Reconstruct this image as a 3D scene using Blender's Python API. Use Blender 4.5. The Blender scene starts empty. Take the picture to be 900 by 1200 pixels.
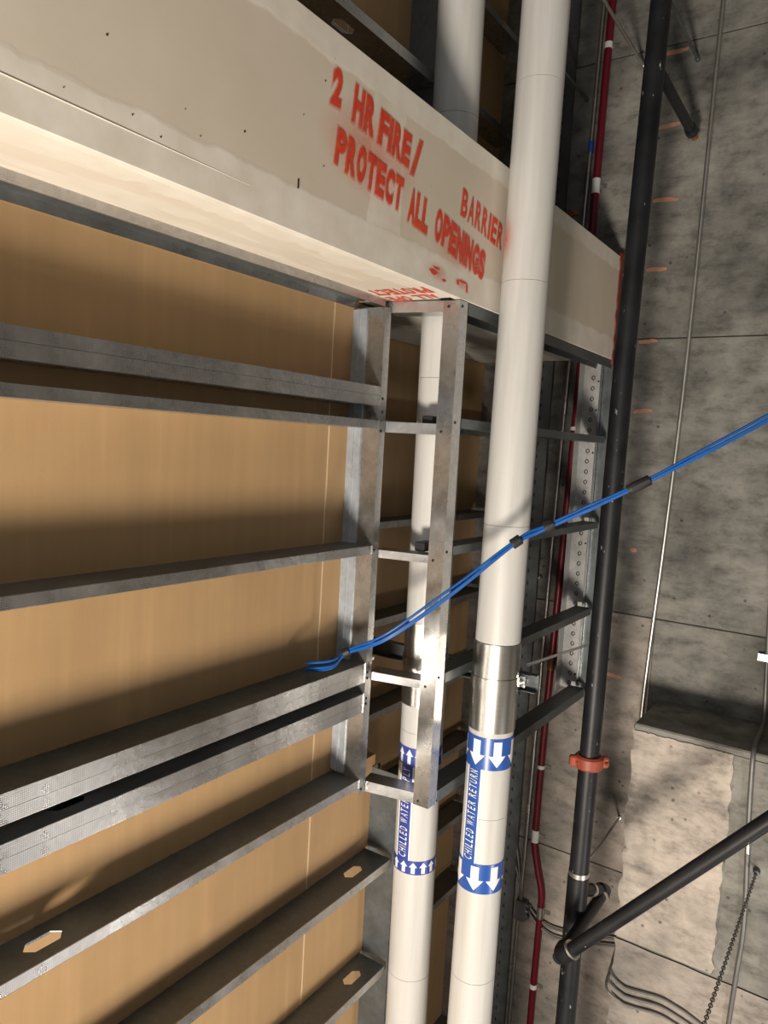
import bpy, bmesh, math, random
from mathutils import Vector, Matrix

# ------------------------------------------------------------------ camera, world, lamps, exposure
scene = bpy.context.scene
EYE = 4.25                                   # height of the lens above the floor; builders below use heights relative to it
cam_data = bpy.data.cameras.new('camera')
cam = bpy.data.objects.new('camera', cam_data)
scene.collection.objects.link(cam)
right = Vector((0.56153031, -0.82557465, 0.05576922))
down = Vector((-0.04294902, -0.09638744, -0.99441684))
fwd = Vector((0.82634079, 0.55599996, -0.0895821))
cam.matrix_world = Matrix(((right.x, -down.x, -fwd.x, 0), (right.y, -down.y, -fwd.y, 0),
                           (right.z, -down.z, -fwd.z, EYE), (0, 0, 0, 1)))
cam_data.sensor_fit = 'HORIZONTAL'
cam_data.sensor_width = 36
cam_data.lens = 36 * 878.55 / 900
cam_data.clip_start = 0.02
scene.camera = cam

world = bpy.data.worlds.new('world')
scene.world = world
world.use_nodes = True
bgn = world.node_tree.nodes['Background']
bgn.inputs[0].default_value = (0.84, 0.92, 1.0, 1)
bgn.inputs[1].default_value = 0.68

def area_lamp(name, loc, target, size, energy, color):
    d = bpy.data.lights.new(name, 'AREA')
    d.shape = 'DISK'; d.size = size; d.energy = energy; d.color = color
    o = bpy.data.objects.new(name, d)
    o.location = (loc[0], loc[1], loc[2] + EYE)
    v = Vector(target) - Vector(loc)
    o.rotation_euler = v.to_track_quat('-Z', 'Y').to_euler()
    scene.collection.objects.link(o)
    return o
area_lamp('work_lamp', (-2.5, -0.1, -2.9), (2.0, 1.8, -0.3), 1.0, 540, (1.0, 0.89, 0.75))
area_lamp('second_work_lamp', (2.7, -1.3, -3.2), (3.6, 1.6, -2.0), 0.4, 28, (1.0, 0.94, 0.88))

vs = scene.view_settings
vs.view_transform = 'Standard'; vs.look = 'None'; vs.gamma = 1; vs.use_curve_mapping = False
vs.exposure = -0.1

# ------------------------------------------------------------------ materials
def new_mat(name):
    m = bpy.data.materials.new(name); m.use_nodes = True
    nt = m.node_tree
    return m, nt, nt.nodes['Principled BSDF']
def N(nt, t, **kw):
    n = nt.nodes.new(t)
    for k, v in kw.items(): setattr(n, k, v)
    return n
def coords(nt, scale=(1, 1, 1)):
    tc = N(nt, 'ShaderNodeTexCoord'); mp = N(nt, 'ShaderNodeMapping')
    mp.inputs['Scale'].default_value = scale
    nt.links.new(tc.outputs['Object'], mp.inputs[0])
    return mp.outputs[0]
def noise(nt, vec, scale, detail=4, rough=0.55):
    n = N(nt, 'ShaderNodeTexNoise')
    n.inputs['Scale'].default_value = scale; n.inputs['Detail'].default_value = detail; n.inputs['Roughness'].default_value = rough
    nt.links.new(vec, n.inputs['Vector'])
    return n.outputs['Fac']
def ramp(nt, fac, stops):
    r = N(nt, 'ShaderNodeValToRGB')
    e = r.color_ramp.elements
    while len(e) < len(stops): e.new(0.5)
    for i, (p, c) in enumerate(stops):
        e[i].position = p
        e[i].color = (c, c, c, 1) if isinstance(c, (int, float)) else (*c, 1)
    nt.links.new(fac, r.inputs[0])
    return r.outputs[0]
def mix(nt, fac, a, b, mode='MIX'):
    m = N(nt, 'ShaderNodeMix', data_type='RGBA', blend_type=mode)
    for sock, v in ((m.inputs['Factor'], fac), (m.inputs['A'], a), (m.inputs['B'], b)):
        if isinstance(v, (int, float)): sock.default_value = v
        elif isinstance(v, tuple): sock.default_value = (*v, 1)
        else: nt.links.new(v, sock)
    return m.outputs['Result']
def math_n(nt, op, a, b=0.0, clamp=False):
    m = N(nt, 'ShaderNodeMath', operation=op); m.use_clamp = clamp
    for i, v in enumerate((a, b)):
        if isinstance(v, (int, float)): m.inputs[i].default_value = v
        else: nt.links.new(v, m.inputs[i])
    return m.outputs[0]
def bump(nt, bsdf, h, strength=0.3, dist=0.005):
    b = N(nt, 'ShaderNodeBump')
    b.inputs['Strength'].default_value = strength; b.inputs['Distance'].default_value = dist
    nt.links.new(h, b.inputs['Height']); nt.links.new(b.outputs[0], bsdf.inputs['Normal'])

def mat_plain(name, col, rough=0.5, metal=0.0, var=0.12, scale=12.0, bmp=0.0, bscale=60):
    m, nt, b = new_mat(name)
    v = coords(nt)
    f = noise(nt, v, scale)
    c = ramp(nt, f, [(0.3, tuple(x * (1 - var) for x in col)), (0.7, tuple(min(1, x * (1 + var)) for x in col))])
    nt.links.new(c, b.inputs['Base Color'])
    b.inputs['Roughness'].default_value = rough; b.inputs['Metallic'].default_value = metal
    if bmp: bump(nt, b, noise(nt, v, bscale), bmp)
    return m

def mat_galv(name, base=0.52, rough=0.27, tint=(1, 1, 1), dots=True, metal=0.92):
    m, nt, b = new_mat(name)
    v = coords(nt)
    vo = N(nt, 'ShaderNodeTexVoronoi'); vo.inputs['Scale'].default_value = 55
    nt.links.new(v, vo.inputs['Vector'])
    n2 = noise(nt, v, 7, 5)
    c1 = ramp(nt, n2, [(0.3, tuple(base * .88 * t for t in tint)), (0.7, tuple(min(1, base * 1.1 * t) for t in tint))])
    sp = ramp(nt, vo.outputs['Color'], [(0, 0.82), (1, 1.0)])
    nt.links.new(mix(nt, 1.0, c1, sp, 'MULTIPLY'), b.inputs['Base Color'])
    b.inputs['Metallic'].default_value = metal
    nt.links.new(ramp(nt, n2, [(0.25, rough - .08), (0.75, rough + .12)]), b.inputs['Roughness'])
    if dots:                                   # fine knurled rows pressed into the sheet
        mp = coords(nt, (1, 1, 1))
        vo2 = N(nt, 'ShaderNodeTexVoronoi'); vo2.inputs['Scale'].default_value = 170; vo2.inputs['Randomness'].default_value = 0.0
        nt.links.new(mp, vo2.inputs['Vector'])
        bump(nt, b, vo2.outputs['Distance'], 0.35, 0.002)
    return m

M = {}
M['galv'] = mat_galv('galvanised_steel')
M['galv_plain'] = mat_galv('galvanised_steel_plain', dots=False)
M['galv_blue'] = mat_galv('galvanised_steel_bluish', base=0.50, rough=0.45, tint=(0.88, 0.96, 1.06), dots=False, metal=0.5)
M['galv_pale'] = mat_galv('galvanised_steel_pale', base=0.52, rough=0.5, dots=False, metal=0.4)
M['galv_shaded'] = mat_galv('galvanised_steel_shaded', base=0.20, rough=0.40, tint=(0.90, 1.0, 1.06), dots=False, metal=0.75)  # darker copy of the steel: shade on web tops and recess parts painted in
M['screw'] = mat_plain('black_screw', (0.02, 0.02, 0.022), 0.45, 0.4)
M['zinc'] = mat_plain('zinc_bolt', (0.75, 0.77, 0.78), 0.25, 1.0)
M['black_rubber'] = mat_plain('black_plastic', (0.012, 0.012, 0.014), 0.6)

def mat_alu():
    m, nt, b = new_mat('brushed_aluminium')
    v = coords(nt, (1, 1, 60))
    f = noise(nt, v, 12)
    nt.links.new(ramp(nt, f, [(0.3, (0.50, 0.49, 0.46)), (0.7, (0.66, 0.65, 0.62))]), b.inputs['Base Color'])
    b.inputs['Metallic'].default_value = 1.0; b.inputs['Roughness'].default_value = 0.3
    return m
M['alu'] = mat_alu()

def mat_board():
    m, nt, b = new_mat('brown_gypsum_paper')
    v = coords(nt); vs_ = coords(nt, (6, 6, 0.35))
    f = noise(nt, v, 1.4, 5); s = noise(nt, vs_, 3.0, 3)
    c = ramp(nt, f, [(0.25, (0.37, 0.232, 0.110)), (0.75, (0.47, 0.302, 0.150))])
    st = ramp(nt, s, [(0.35, 0.93), (0.60, 1.0), (0.78, 1.12)])
    nt.links.new(mix(nt, 1.0, c, st, 'MULTIPLY'), b.inputs['Base Color'])
    b.inputs['Roughness'].default_value = 0.62
    bump(nt, b, noise(nt, v, 90), 0.06)
    return m
M['board'] = mat_board()
M['board_edge'] = mat_plain('torn_paper_edge', (0.72, 0.60, 0.42), 0.8)

def mat_drywall(face):
    """Grey paper with joint compound bands: heights are local to the bulkhead (0 at its lower edge)."""
    m, nt, b = new_mat('drywall_face' if face else 'drywall_soffit')
    v = coords(nt)
    sep = N(nt, 'ShaderNodeSeparateXYZ'); nt.links.new(v, sep.inputs[0])
    paper = ramp(nt, noise(nt, v, 2.2, 4), [(0.3, (0.610, 0.530, 0.430)), (0.7, (0.680, 0.605, 0.505))])
    mud = ramp(nt, noise(nt, v, 9, 5), [(0.3, (0.68, 0.62, 0.53)), (0.7, (0.80, 0.75, 0.67))])
    wob = math_n(nt, 'MULTIPLY', math_n(nt, 'SUBTRACT', noise(nt, coords(nt, (3, 3, 3)), 2.6, 5), 0.5), 0.16)
    X, Y, Z = sep.outputs
    def step(a, soft=0.006):                   # 1 where a>0
        return math_n(nt, 'DIVIDE', math_n(nt, 'ADD', a, soft), 2 * soft, clamp=True)
    if face:
        zz = math_n(nt, 'ADD', Z, math_n(nt, 'MULTIPLY', wob, 0.30))
        low = step(math_n(nt, 'SUBTRACT', 0.128, zz))
        high = step(math_n(nt, 'SUBTRACT', zz, 0.535))
        xx = math_n(nt, 'ADD', X, math_n(nt, 'MULTIPLY', wob, 0.7))
        tape = math_n(nt, 'MULTIPLY', step(math_n(nt, 'SUBTRACT', xx, 0.04)), step(math_n(nt, 'SUBTRACT', 0.235, X)))
        tape = math_n(nt, 'MULTIPLY', tape, ramp(nt, noise(nt, v, 3.1, 4), [(0.40, 0.35), (0.52, 1.0)]))
        mask = math_n(nt, 'MAXIMUM', math_n(nt, 'MAXIMUM', low, high), tape)
    else:
        yy = math_n(nt, 'ADD', Y, wob)
        band = step(math_n(nt, 'SUBTRACT', 0.10, yy))
        smear = ramp(nt, noise(nt, coords(nt, (0.8, 6, 1)), 2.4, 4, 0.5), [(0.50, 0.0), (0.545, 0.75)])
        mask = math_n(nt, 'MULTIPLY', math_n(nt, 'MAXIMUM', band, smear), 0.6)
    nt.links.new(mix(nt, mask, paper, mud), b.inputs['Base Color'])
    b.inputs['Roughness'].default_value = 0.75
    h = math_n(nt, 'ADD', math_n(nt, 'MULTIPLY', mask, 0.5), math_n(nt, 'MULTIPLY', noise(nt, v, 35, 5), 0.25))
    bump(nt, b, h, 0.25, 0.004)
    return m
M['drywall'] = mat_drywall(True)
M['soffit'] = mat_drywall(False)
M['drywall_back'] = mat_plain('drywall_back', (0.46, 0.43, 0.37), 0.8)
M['mud'] = mat_plain('joint_compound', (0.74, 0.70, 0.61), 0.8, var=0.08)
M['firestop'] = mat_plain('red_firestop', (0.17, 0.022, 0.016), 0.55, var=0.3, bmp=0.4, bscale=40)

def mat_spray(name, col, alpha, fade=False):
    m, nt, b = new_mat(name)
    v = coords(nt)
    c = ramp(nt, noise(nt, v, 28, 3), [(0.3, col), (0.75, (min(1, col[0] * 1.15), col[1] * 2.2 + 0.02, col[2] * 1.3))])
    nt.links.new(c, b.inputs['Base Color'])
    b.inputs['Roughness'].default_value = 0.6
    a = ramp(nt, noise(nt, v, 260, 2), [(0.25, max(0, alpha - 0.22)), (0.75, min(1, alpha + 0.22))])
    if fade:                                  # thins out towards the rim of the mist
        at = N(nt, 'ShaderNodeAttribute', attribute_name='fade')
        a = math_n(nt, 'MULTIPLY', a, at.outputs['Fac'])
    nt.links.new(a, b.inputs['Alpha'])
    return m
M['spray'] = mat_spray('red_spray_paint', (0.72, 0.035, 0.02), 0.92)
M['spray_soft'] = mat_spray('red_overspray', (0.75, 0.06, 0.03), 0.50)
M['spray_faint'] = mat_spray('faint_red_overspray', (0.75, 0.10, 0.06), 0.24)
M['spray_fade'] = mat_spray('fading_red_overspray', (0.75, 0.09, 0.05), 0.5, fade=True)

def mat_jacket():
    m, nt, b = new_mat('white_pipe_jacket')
    v = coords(nt); vz = coords(nt, (9, 9, 0.6))
    c = ramp(nt, noise(nt, vz, 2.5, 4), [(0.3, (0.49, 0.482, 0.46)), (0.7, (0.57, 0.562, 0.545))])
    nt.links.new(c, b.inputs['Base Color'])
    b.inputs['Roughness'].default_value = 0.45
    bump(nt, b, noise(nt, v, 14, 4), 0.10, 0.01)
    return m
M['jacket'] = mat_jacket()
M['label_blue'] = mat_plain('label_blue', (0.022, 0.085, 0.36), 0.3, var=0.06)
M['label_navy'] = mat_plain('label_navy', (0.035, 0.06, 0.30), 0.3, var=0.06)
M['label_white'] = mat_plain('label_white', (0.82, 0.82, 0.82), 0.35, var=0.03)

def mat_black_pipe():
    m, nt, b = new_mat('black_steel_pipe')
    v = coords(nt)
    sp = ramp(nt, noise(nt, coords(nt, (1, 1, 0.35)), 38, 3, 0.6), [(0.69, 0.0), (0.74, 1.0)])
    base = ramp(nt, noise(nt, v, 6, 5), [(0.3, (0.006, 0.0065, 0.008)), (0.7, (0.017, 0.018, 0.021))])
    nt.links.new(mix(nt, sp, base, (0.30, 0.30, 0.29)), b.inputs['Base Color'])
    b.inputs['Roughness'].default_value = 0.45; b.inputs['Specular IOR Level'].default_value = 0.3
    bump(nt, b, noise(nt, v, 50), 0.15, 0.003)
    return m
M['black_pipe'] = mat_black_pipe()
M['coupling'] = mat_plain('orange_red_coupling', (0.33, 0.065, 0.035), 0.5, var=0.2)
M['rust'] = mat_plain('rusty_brass', (0.36, 0.14, 0.06), 0.5, 0.5, var=0.3)
M['red_conduit'] = mat_plain('red_conduit', (0.15, 0.006, 0.018), 0.4, 0.1)
M['emt'] = mat_plain('silver_conduit', (0.50, 0.49, 0.46), 0.35, 0.9)
M['grey_flex'] = mat_plain('grey_flexible_conduit', (0.19, 0.187, 0.18), 0.5, 0.6)
M['box_grey'] = mat_plain('grey_junction_box', (0.13, 0.135, 0.14), 0.5, 0.3)
M['blue'] = mat_plain('blue_cable_jacket', (0.004, 0.085, 0.34), 0.35, var=0.1)

def mat_concrete(name, light, dark, blot=0.5):
    m, nt, b = new_mat(name)
    v = coords(nt)
    f1 = noise(nt, v, 1.6, 8, 0.62); f2 = noise(nt, coords(nt, (1, 1, 2.2)), 6, 9, 0.72)
    c1 = ramp(nt, f1, [(0.34, dark), (0.60, light)])
    c2 = ramp(nt, f2, [(0.33, 0.50), (0.50, 1.0), (0.68, 1.30)])
    c = mix(nt, blot, c1, mix(nt, 1.0, c1, c2, 'MULTIPLY'))
    vo = N(nt, 'ShaderNodeTexVoronoi'); vo.inputs['Scale'].default_value = 11
    nt.links.new(v, vo.inputs['Vector'])
    pit = ramp(nt, vo.outputs['Distance'], [(0.06, 0.30), (0.13, 1.0)])
    patch = ramp(nt, noise(nt, v, 4.3, 3), [(0.44, 0.0), (0.52, 1.0)])
    c = mix(nt, math_n(nt, 'MULTIPLY', patch, 0.9), c, mix(nt, 1.0, c, pit, 'MULTIPLY'))
    nt.links.new(c, b.inputs['Base Color'])
    b.inputs['Roughness'].default_value = 0.85
    h = math_n(nt, 'ADD', math_n(nt, 'MULTIPLY', f2, 0.7), math_n(nt, 'MULTIPLY', pit, 0.35))
    bump(nt, b, h, 0.45, 0.012)
    return m
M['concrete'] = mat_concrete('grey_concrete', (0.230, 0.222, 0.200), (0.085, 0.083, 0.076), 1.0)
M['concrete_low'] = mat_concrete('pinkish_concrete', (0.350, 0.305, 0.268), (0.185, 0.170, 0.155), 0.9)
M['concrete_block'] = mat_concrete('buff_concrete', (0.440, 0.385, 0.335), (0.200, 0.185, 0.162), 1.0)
M['joint'] = mat_plain('dark_joint', (0.06, 0.057, 0.05), 0.9)
M['salmon'] = mat_plain('salmon_paint', (0.50, 0.255, 0.17), 0.7, var=0.2)
M['floor'] = mat_plain('floor_concrete', (0.13, 0.125, 0.115), 0.8)

# ------------------------------------------------------------------ builders (coordinates: x along the wall, y into it, z relative to the eye)
COL = scene.collection
ORG = {}
def set_props(o, label=None, cat=None, group=None, kind=None):
    for k, v in (('label', label), ('category', cat), ('group', group), ('kind', kind)):
        if v: o[k] = v
def thing(name, org, label, cat=None, group=None, kind=None):
    o = bpy.data.objects.new(name, None); COL.objects.link(o)
    o.empty_display_size = 0.05
    o.location = (org[0], org[1], org[2] + EYE)
    ORG[o] = Vector(org)
    set_props(o, label, cat, group, kind)
    return o
def finish(bm, name, mat, smooth=False):
    me = bpy.data.meshes.new(name)
    bmesh.ops.recalc_face_normals(bm, faces=bm.faces)
    bm.to_mesh(me); bm.free()
    for mm in (mat if isinstance(mat, (list, tuple)) else [mat]): me.materials.append(M[mm])
    if smooth:
        for p in me.polygons: p.use_smooth = True
        try: me.set_sharp_from_angle(angle=math.radians(40))
        except Exception: pass
    return me
def part(name, bm, mat, parent, smooth=False, label=None, kind=None):
    org = ORG[parent]
    bmesh.ops.translate(bm, vec=-org, verts=bm.verts)
    o = bpy.data.objects.new(name, finish(bm, name, mat, smooth)); COL.objects.link(o)
    o.parent = parent
    ORG[o] = org
    set_props(o, label=label, kind=kind)
    return o
def solo(name, bm, mat, org, label, cat=None, group=None, kind=None, smooth=False):
    org = Vector(org)
    bmesh.ops.translate(bm, vec=-org, verts=bm.verts)
    o = bpy.data.objects.new(name, finish(bm, name, mat, smooth)); COL.objects.link(o)
    o.location = org + Vector((0, 0, EYE))
    ORG[o] = org
    set_props(o, label, cat, group, kind)
    return o
def share(src, name, parent, loc, rot=(0, 0, 0)):
    """another piece with the mesh of src; loc relative to the eye"""
    o = bpy.data.objects.new(name, src.data); COL.objects.link(o)
    o.parent = parent; o.location = Vector(loc) - ORG[parent]; o.rotation_euler = rot
    return o

def bx(x0, x1, y0, y1, z0, z1, bm=None, bevel=0):
    bm = bm or bmesh.new()
    vs_ = [bm.verts.new(p) for p in ((x0, y0, z0), (x1, y0, z0), (x1, y1, z0), (x0, y1, z0), (x0, y0, z1), (x1, y0, z1), (x1, y1, z1), (x0, y1, z1))]
    fs = [bm.faces.new([vs_[i] for i in f]) for f in ((0, 1, 2, 3), (4, 5, 6, 7), (0, 1, 5, 4), (1, 2, 6, 5), (2, 3, 7, 6), (3, 0, 4, 7))]
    if bevel:
        es = list({e for f in fs for e in f.edges})
        bmesh.ops.bevel(bm, geom=es, offset=bevel, segments=1, affect='EDGES')
    return bm
def slab(pts, t, bm=None):
    """closed plate: pts is a planar loop, t the thickness vector"""
    bm = bm or bmesh.new(); t = Vector(t)
    a = [bm.verts.new(p) for p in pts]; b = [bm.verts.new(Vector(p) + t) for p in pts]
    n = len(pts)
    bm.faces.new(a); bm.faces.new(b[::-1])
    for i in range(n): bm.faces.new((a[i], a[(i + 1) % n], b[(i + 1) % n], b[i]))
    return bm
def frame_of(d):
    d = Vector(d).normalized()
    u = d.cross(Vector((0, 0, 1)))
    if u.length < 1e-3: u = d.cross(Vector((1, 0, 0)))
    u.normalize()
    return u, d.cross(u).normalized()
def tube(pts, r, seg=12, bm=None, cap=True, radii=None):
    bm = bm or bmesh.new(); pts = [Vector(p) for p in pts]; rings = []
    u = None
    for i, p in enumerate(pts):
        d = (pts[min(i + 1, len(pts) - 1)] - pts[max(i - 1, 0)]).normalized()
        if u is None: u, w = frame_of(d)
        else:
            u = (u - d * u.dot(d)).normalized(); w = d.cross(u).normalized()
        rr = radii[i] if radii else r
        rings.append([bm.verts.new(p + (u * math.cos(a) + w * math.sin(a)) * rr) for a in (2 * math.pi * k / seg for k in range(seg))])
    for a, b in zip(rings, rings[1:]):
        for k in range(seg): bm.faces.new((a[k], a[(k + 1) % seg], b[(k + 1) % seg], b[k]))
    if cap: bm.faces.new(rings[0][::-1]); bm.faces.new(rings[-1])
    return bm
def smooth_path(pts, n=8):
    pts = [Vector(p) for p in pts]; out = []
    q = [pts[0] * 2 - pts[1]] + pts + [pts[-1] * 2 - pts[-2]]
    for i in range(1, len(q) - 2):
        a, b, c, d = q[i - 1:i + 3]
        for k in range(n):
            t = k / n
            out.append(0.5 * ((2 * b) + (c - a) * t + (2 * a - 5 * b + 4 * c - d) * t * t + (3 * b - a - 3 * c + d) * t ** 3))
    return out + [pts[-1]]
def text_mesh(s, offset=0.0, shear=0.0):
    """verts normalised to the unit box, plus faces"""
    cu = bpy.data.curves.new('t', 'FONT'); cu.body = s; cu.offset = offset; cu.shear = shear
    cu.resolution_u = 4; cu.fill_mode = 'FRONT'
    ob = bpy.data.objects.new('t', cu); COL.objects.link(ob)
    bpy.context.view_layer.update()
    me = bpy.data.meshes.new_from_object(ob.evaluated_get(bpy.context.evaluated_depsgraph_get()))
    v = [tuple(x.co) for x in me.vertices]; f = [tuple(p.vertices) for p in me.polygons]
    bpy.data.objects.remove(ob); bpy.data.curves.remove(cu); bpy.data.meshes.remove(me)
    return v, f
GLYPH = {}
def glyph(c, offset, shear=0.0):
    """outline of one character normalised by the box of its plain form"""
    k = (c, offset, shear)
    if k not in GLYPH:
        v0, _ = text_mesh(c, 0.02, shear)
        x0, x1 = min(v[0] for v in v0), max(v[0] for v in v0); y0, y1 = min(v[1] for v in v0), max(v[1] for v in v0)
        v, f = text_mesh(c, offset, shear)
        GLYPH[k] = ([((a - x0) / (x1 - x0), (b - y0) / (y1 - y0)) for a, b, _ in v], f)
    return GLYPH[k]
def layout(s, gap):
    """(character, start, end) along a line of unit length, narrow condensed cells"""
    w = {'I': .30, ' ': .45, '/': .9, 'W': 1.25}
    tot = sum(w.get(c, 1) for c in s) + gap * (len(s) - 1)
    x = 0; out = []
    for c in s:
        cw = w.get(c, 1)
        if c != ' ': out.append((c, x / tot, (x + cw) / tot))
        x += cw + gap
    return out
def lettering(s, org, along, up, offset=0.02, out=(0, 0, 0), fat=0.0, bm=None, gap=.26):
    """flat lettering fitted to the two edge vectors, one condensed glyph after another"""
    bm = bm or bmesh.new()
    org, along, up, out = Vector(org), Vector(along), Vector(up), Vector(out)
    for c, a0, a1 in layout(s, gap):
        v, f = glyph(c, 0.02 + fat if fat else offset)
        vv = [bm.verts.new(org + along * (a0 + (a1 - a0) * p) + up * q + out) for p, q in v]
        for k in f:
            try: bm.faces.new([vv[i] for i in k])
            except ValueError: pass
    return bm

T = 0.0035                                    # drawn sheet thickness
# ------------------------------------------------------------------ the setting
XC = 4.75                                     # face of the concrete
solo('floor', bx(-3, XC + 0.3, -4, 2.75, -EYE - 0.1, -EYE), 'floor', (1, 0, -EYE), 'grey concrete floor below the picture', kind='structure')

solo('blocker_slab', bx(-3.2, XC + 0.3, -4, 2.75, 3.7, 3.9), 'floor', (1, 0, 3.7), 'unseen grey slab added above the picture to block light', kind='structure')  # unseen slab added to keep light from above off the rail webs
solo('blocker_wall', bx(-3.2, XC + 0.3, -2.9, -2.7, -EYE, 3.7), 'floor', (1, -2.8, -EYE), 'unseen grey wall added behind the viewer to block light', kind='structure')  # unseen wall added so world light enters only from the left
wl = thing('wall_left', (0, 2.0, -EYE), 'brown paper gypsum board wall behind the steel studs', kind='structure')
cuts = [-EYE, -3.03, -2.515, -1.985, -1.502, -0.99, -0.45, 0.10, 0.60, 1.09, 1.58, 2.06, 2.6, 3.1, 3.6]
for i, (a, b) in enumerate(zip(cuts, cuts[1:])):
    g = 0.002
    part('gypsum_board', bx(-1.6, 2.458, 1.955, 1.985, a + g, b - g, bevel=0.0015), 'board', wl)
    xr = 2.60 if -1.503 < a and b < 0.61 else 2.92
    part('gypsum_board', bx(2.466, xr, 1.955, 1.985, a + g, b - g, bevel=0.0015), 'board', wl)
    part('board_edge', bx(2.4585, 2.4655, 1.957, 1.98, a + g, b - g), 'board_edge', wl, label='cream torn paper edge at the board joint')
part('return_board', bx(2.92, 2.95, 1.955, 2.45, -EYE, -1.504), 'board', wl)
part('return_board', bx(2.92, 2.95, 1.955, 2.45, 0.602, 3.6), 'board', wl)
part('return_board', bx(2.60, 2.63, 1.962, 2.45, -1.502, 0.60), 'board', wl)

wb = thing('wall_back', (3.8, 2.45, -EYE), 'shaded brown board wall at the back of the pipe recess', kind='structure')
for a, b in zip(cuts, cuts[1:]):
    part('gypsum_board', bx(2.632 if -1.503 < a and b < 0.61 else 2.952, XC, 2.42, 2.45, a + 0.002, b - 0.002, bevel=0.0015), 'board', wb)

wr = thing('wall_right', (XC, 0, -EYE), 'bare grey board-formed concrete surface at the right', kind='structure')
part('backing', bx(XC + 0.012, XC + 0.3, -2.68, 2.75, -EYE, 3.68), 'joint', wr)
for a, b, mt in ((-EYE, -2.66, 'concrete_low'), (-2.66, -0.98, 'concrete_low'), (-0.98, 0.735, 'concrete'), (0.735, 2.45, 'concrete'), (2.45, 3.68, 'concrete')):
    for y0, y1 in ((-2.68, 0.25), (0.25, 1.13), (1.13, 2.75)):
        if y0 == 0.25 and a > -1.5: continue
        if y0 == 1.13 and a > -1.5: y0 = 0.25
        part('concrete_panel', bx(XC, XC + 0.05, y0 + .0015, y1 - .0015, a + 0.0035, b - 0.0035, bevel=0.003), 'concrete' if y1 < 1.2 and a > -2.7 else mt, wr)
random.seed(4)
for z, y0, y1, dz in ((2.405, 1.23, 1.373, 0.0), (1.985, 1.241, 1.361, 0.012), (1.553, 1.211, 1.36, -0.006), (1.146, 1.245, 1.365, 0.0), (0.717, 1.263, 1.374, 0.004), (0.292, 1.257, 1.369, 0.014), (-0.157, 1.292, 1.372, 0.03), (-1.392, 1.3, 1.40, -0.01)):
    n = 6; h = 0.013
    top, bot = [], []
    for k in range(n + 1):
        t = k / n; y = y1 + (y0 - y1) * t; zz = z + dz * (t - .5) + random.uniform(-.003, .003)
        hh = h * (0.55 + 0.6 * math.sin(math.pi * min(1, t * .9 + .08)))
        top.append((XC - 0.0035, y, zz + hh)); bot.append((XC - 0.0035, y, zz - hh * .8))
    part('paint_strip', slab(top + bot[::-1], (0.0035, 0, 0)), 'salmon', wr, label='salmon coloured strip on the concrete')
bm = bmesh.new(); bmesh.ops.create_uvsphere(bm, u_segments=10, v_segments=6, radius=0.022, matrix=Matrix.Translation((XC - .001, 1.30, -0.57)) @ Matrix.Diagonal((.15, 1, .7, 1)))
part('paint_blob', bm, 'salmon', wr, label='small salmon paint blob')

bk = thing('concrete_beam', (4.47, 0, -EYE), 'buff rough concrete block with a grey ledge, lower right', kind='structure')
part('core', bx(4.225, XC, -2.68, 1.062, -EYE, -1.49), 'concrete', bk)
def rough_plate(y0, y1, z0, z1, x, seed):
    """slightly uneven face of the block"""
    random.seed(seed); bm = bmesh.new(); ny, nz = 40, 30; g = []
    for i in range(nz + 1):
        row = []
        for j in range(ny + 1):
            e = (i in (0, nz) or j in (0, ny))
            row.append(bm.verts.new((x + (0.004 if e else random.uniform(-.0035, .0025)), y0 + (y1 - y0) * j / ny + (random.uniform(-.010, .010) if e and j in (0, ny) else 0), z0 + (z1 - z0) * i / nz + (random.uniform(-.003, .003) if i == nz else 0))))
        g.append(row)
    for i in range(nz):
        for j in range(ny): bm.faces.new((g[i][j], g[i][j + 1], g[i + 1][j + 1], g[i + 1][j]))
    return bm
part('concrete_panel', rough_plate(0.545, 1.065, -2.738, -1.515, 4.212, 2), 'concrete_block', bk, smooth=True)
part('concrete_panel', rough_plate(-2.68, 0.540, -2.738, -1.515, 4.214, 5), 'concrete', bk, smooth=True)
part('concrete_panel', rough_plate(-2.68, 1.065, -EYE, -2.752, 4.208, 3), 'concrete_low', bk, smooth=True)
part('ledge', bx(4.22, XC, -2.68, 1.068, -1.515, -1.478, bevel=0.008), 'concrete', bk, label='smooth grey ledge on top of the block')

# ------------------------------------------------------------------ drywall bulkhead with stencilled words
ZB, ZT = 0.598, 1.221
hd = thing('drywall_bulkhead', (2.0, 1.5, ZB), 'drywall bulkhead with red stencilled fire barrier words', 'bulkhead')
part('face_board', bx(-1.6, 4.665, 1.500, 1.530, ZB, ZT, bevel=0.003), 'drywall', hd)
part('soffit_board', bx(-1.6, 2.66, 1.530, 1.80, ZB + 0.001, ZB + 0.017), 'soffit', hd)
bm = bx(2.66, 2.808, 1.60, 2.13, ZB + 0.004, ZB + 0.034)
bx(3.03, 4.69, 1.60, 2.13, ZB + 0.004, ZB + 0.034, bm); bx(2.808, 3.03, 1.81, 2.13, ZB + 0.004, ZB + 0.034, bm)
part('soffit_board', bm, 'drywall_back', hd)
part('soffit_board', bx(2.66, 4.69, 2.134, 2.41, ZB - 0.002, ZB + 0.034), 'drywall_back', hd)
part('corner_bead', tube([(-1.6, 1.4995, 0.674), (0.2, 1.4995, 0.6745), (1.04, 1.4995, 0.673), (1.5, 1.501, 0.672)], 0.0015, 6), 'mud', hd, smooth=True, label='thin ridge of joint compound')
bm = bmesh.new(); random.seed(8)
ring = []
for k in range(15):
    z = ZB - 0.03 + (ZT - ZB + 0.05) * k / 14
    ring.append((4.655 - random.uniform(0, 0.02), z))
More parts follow.
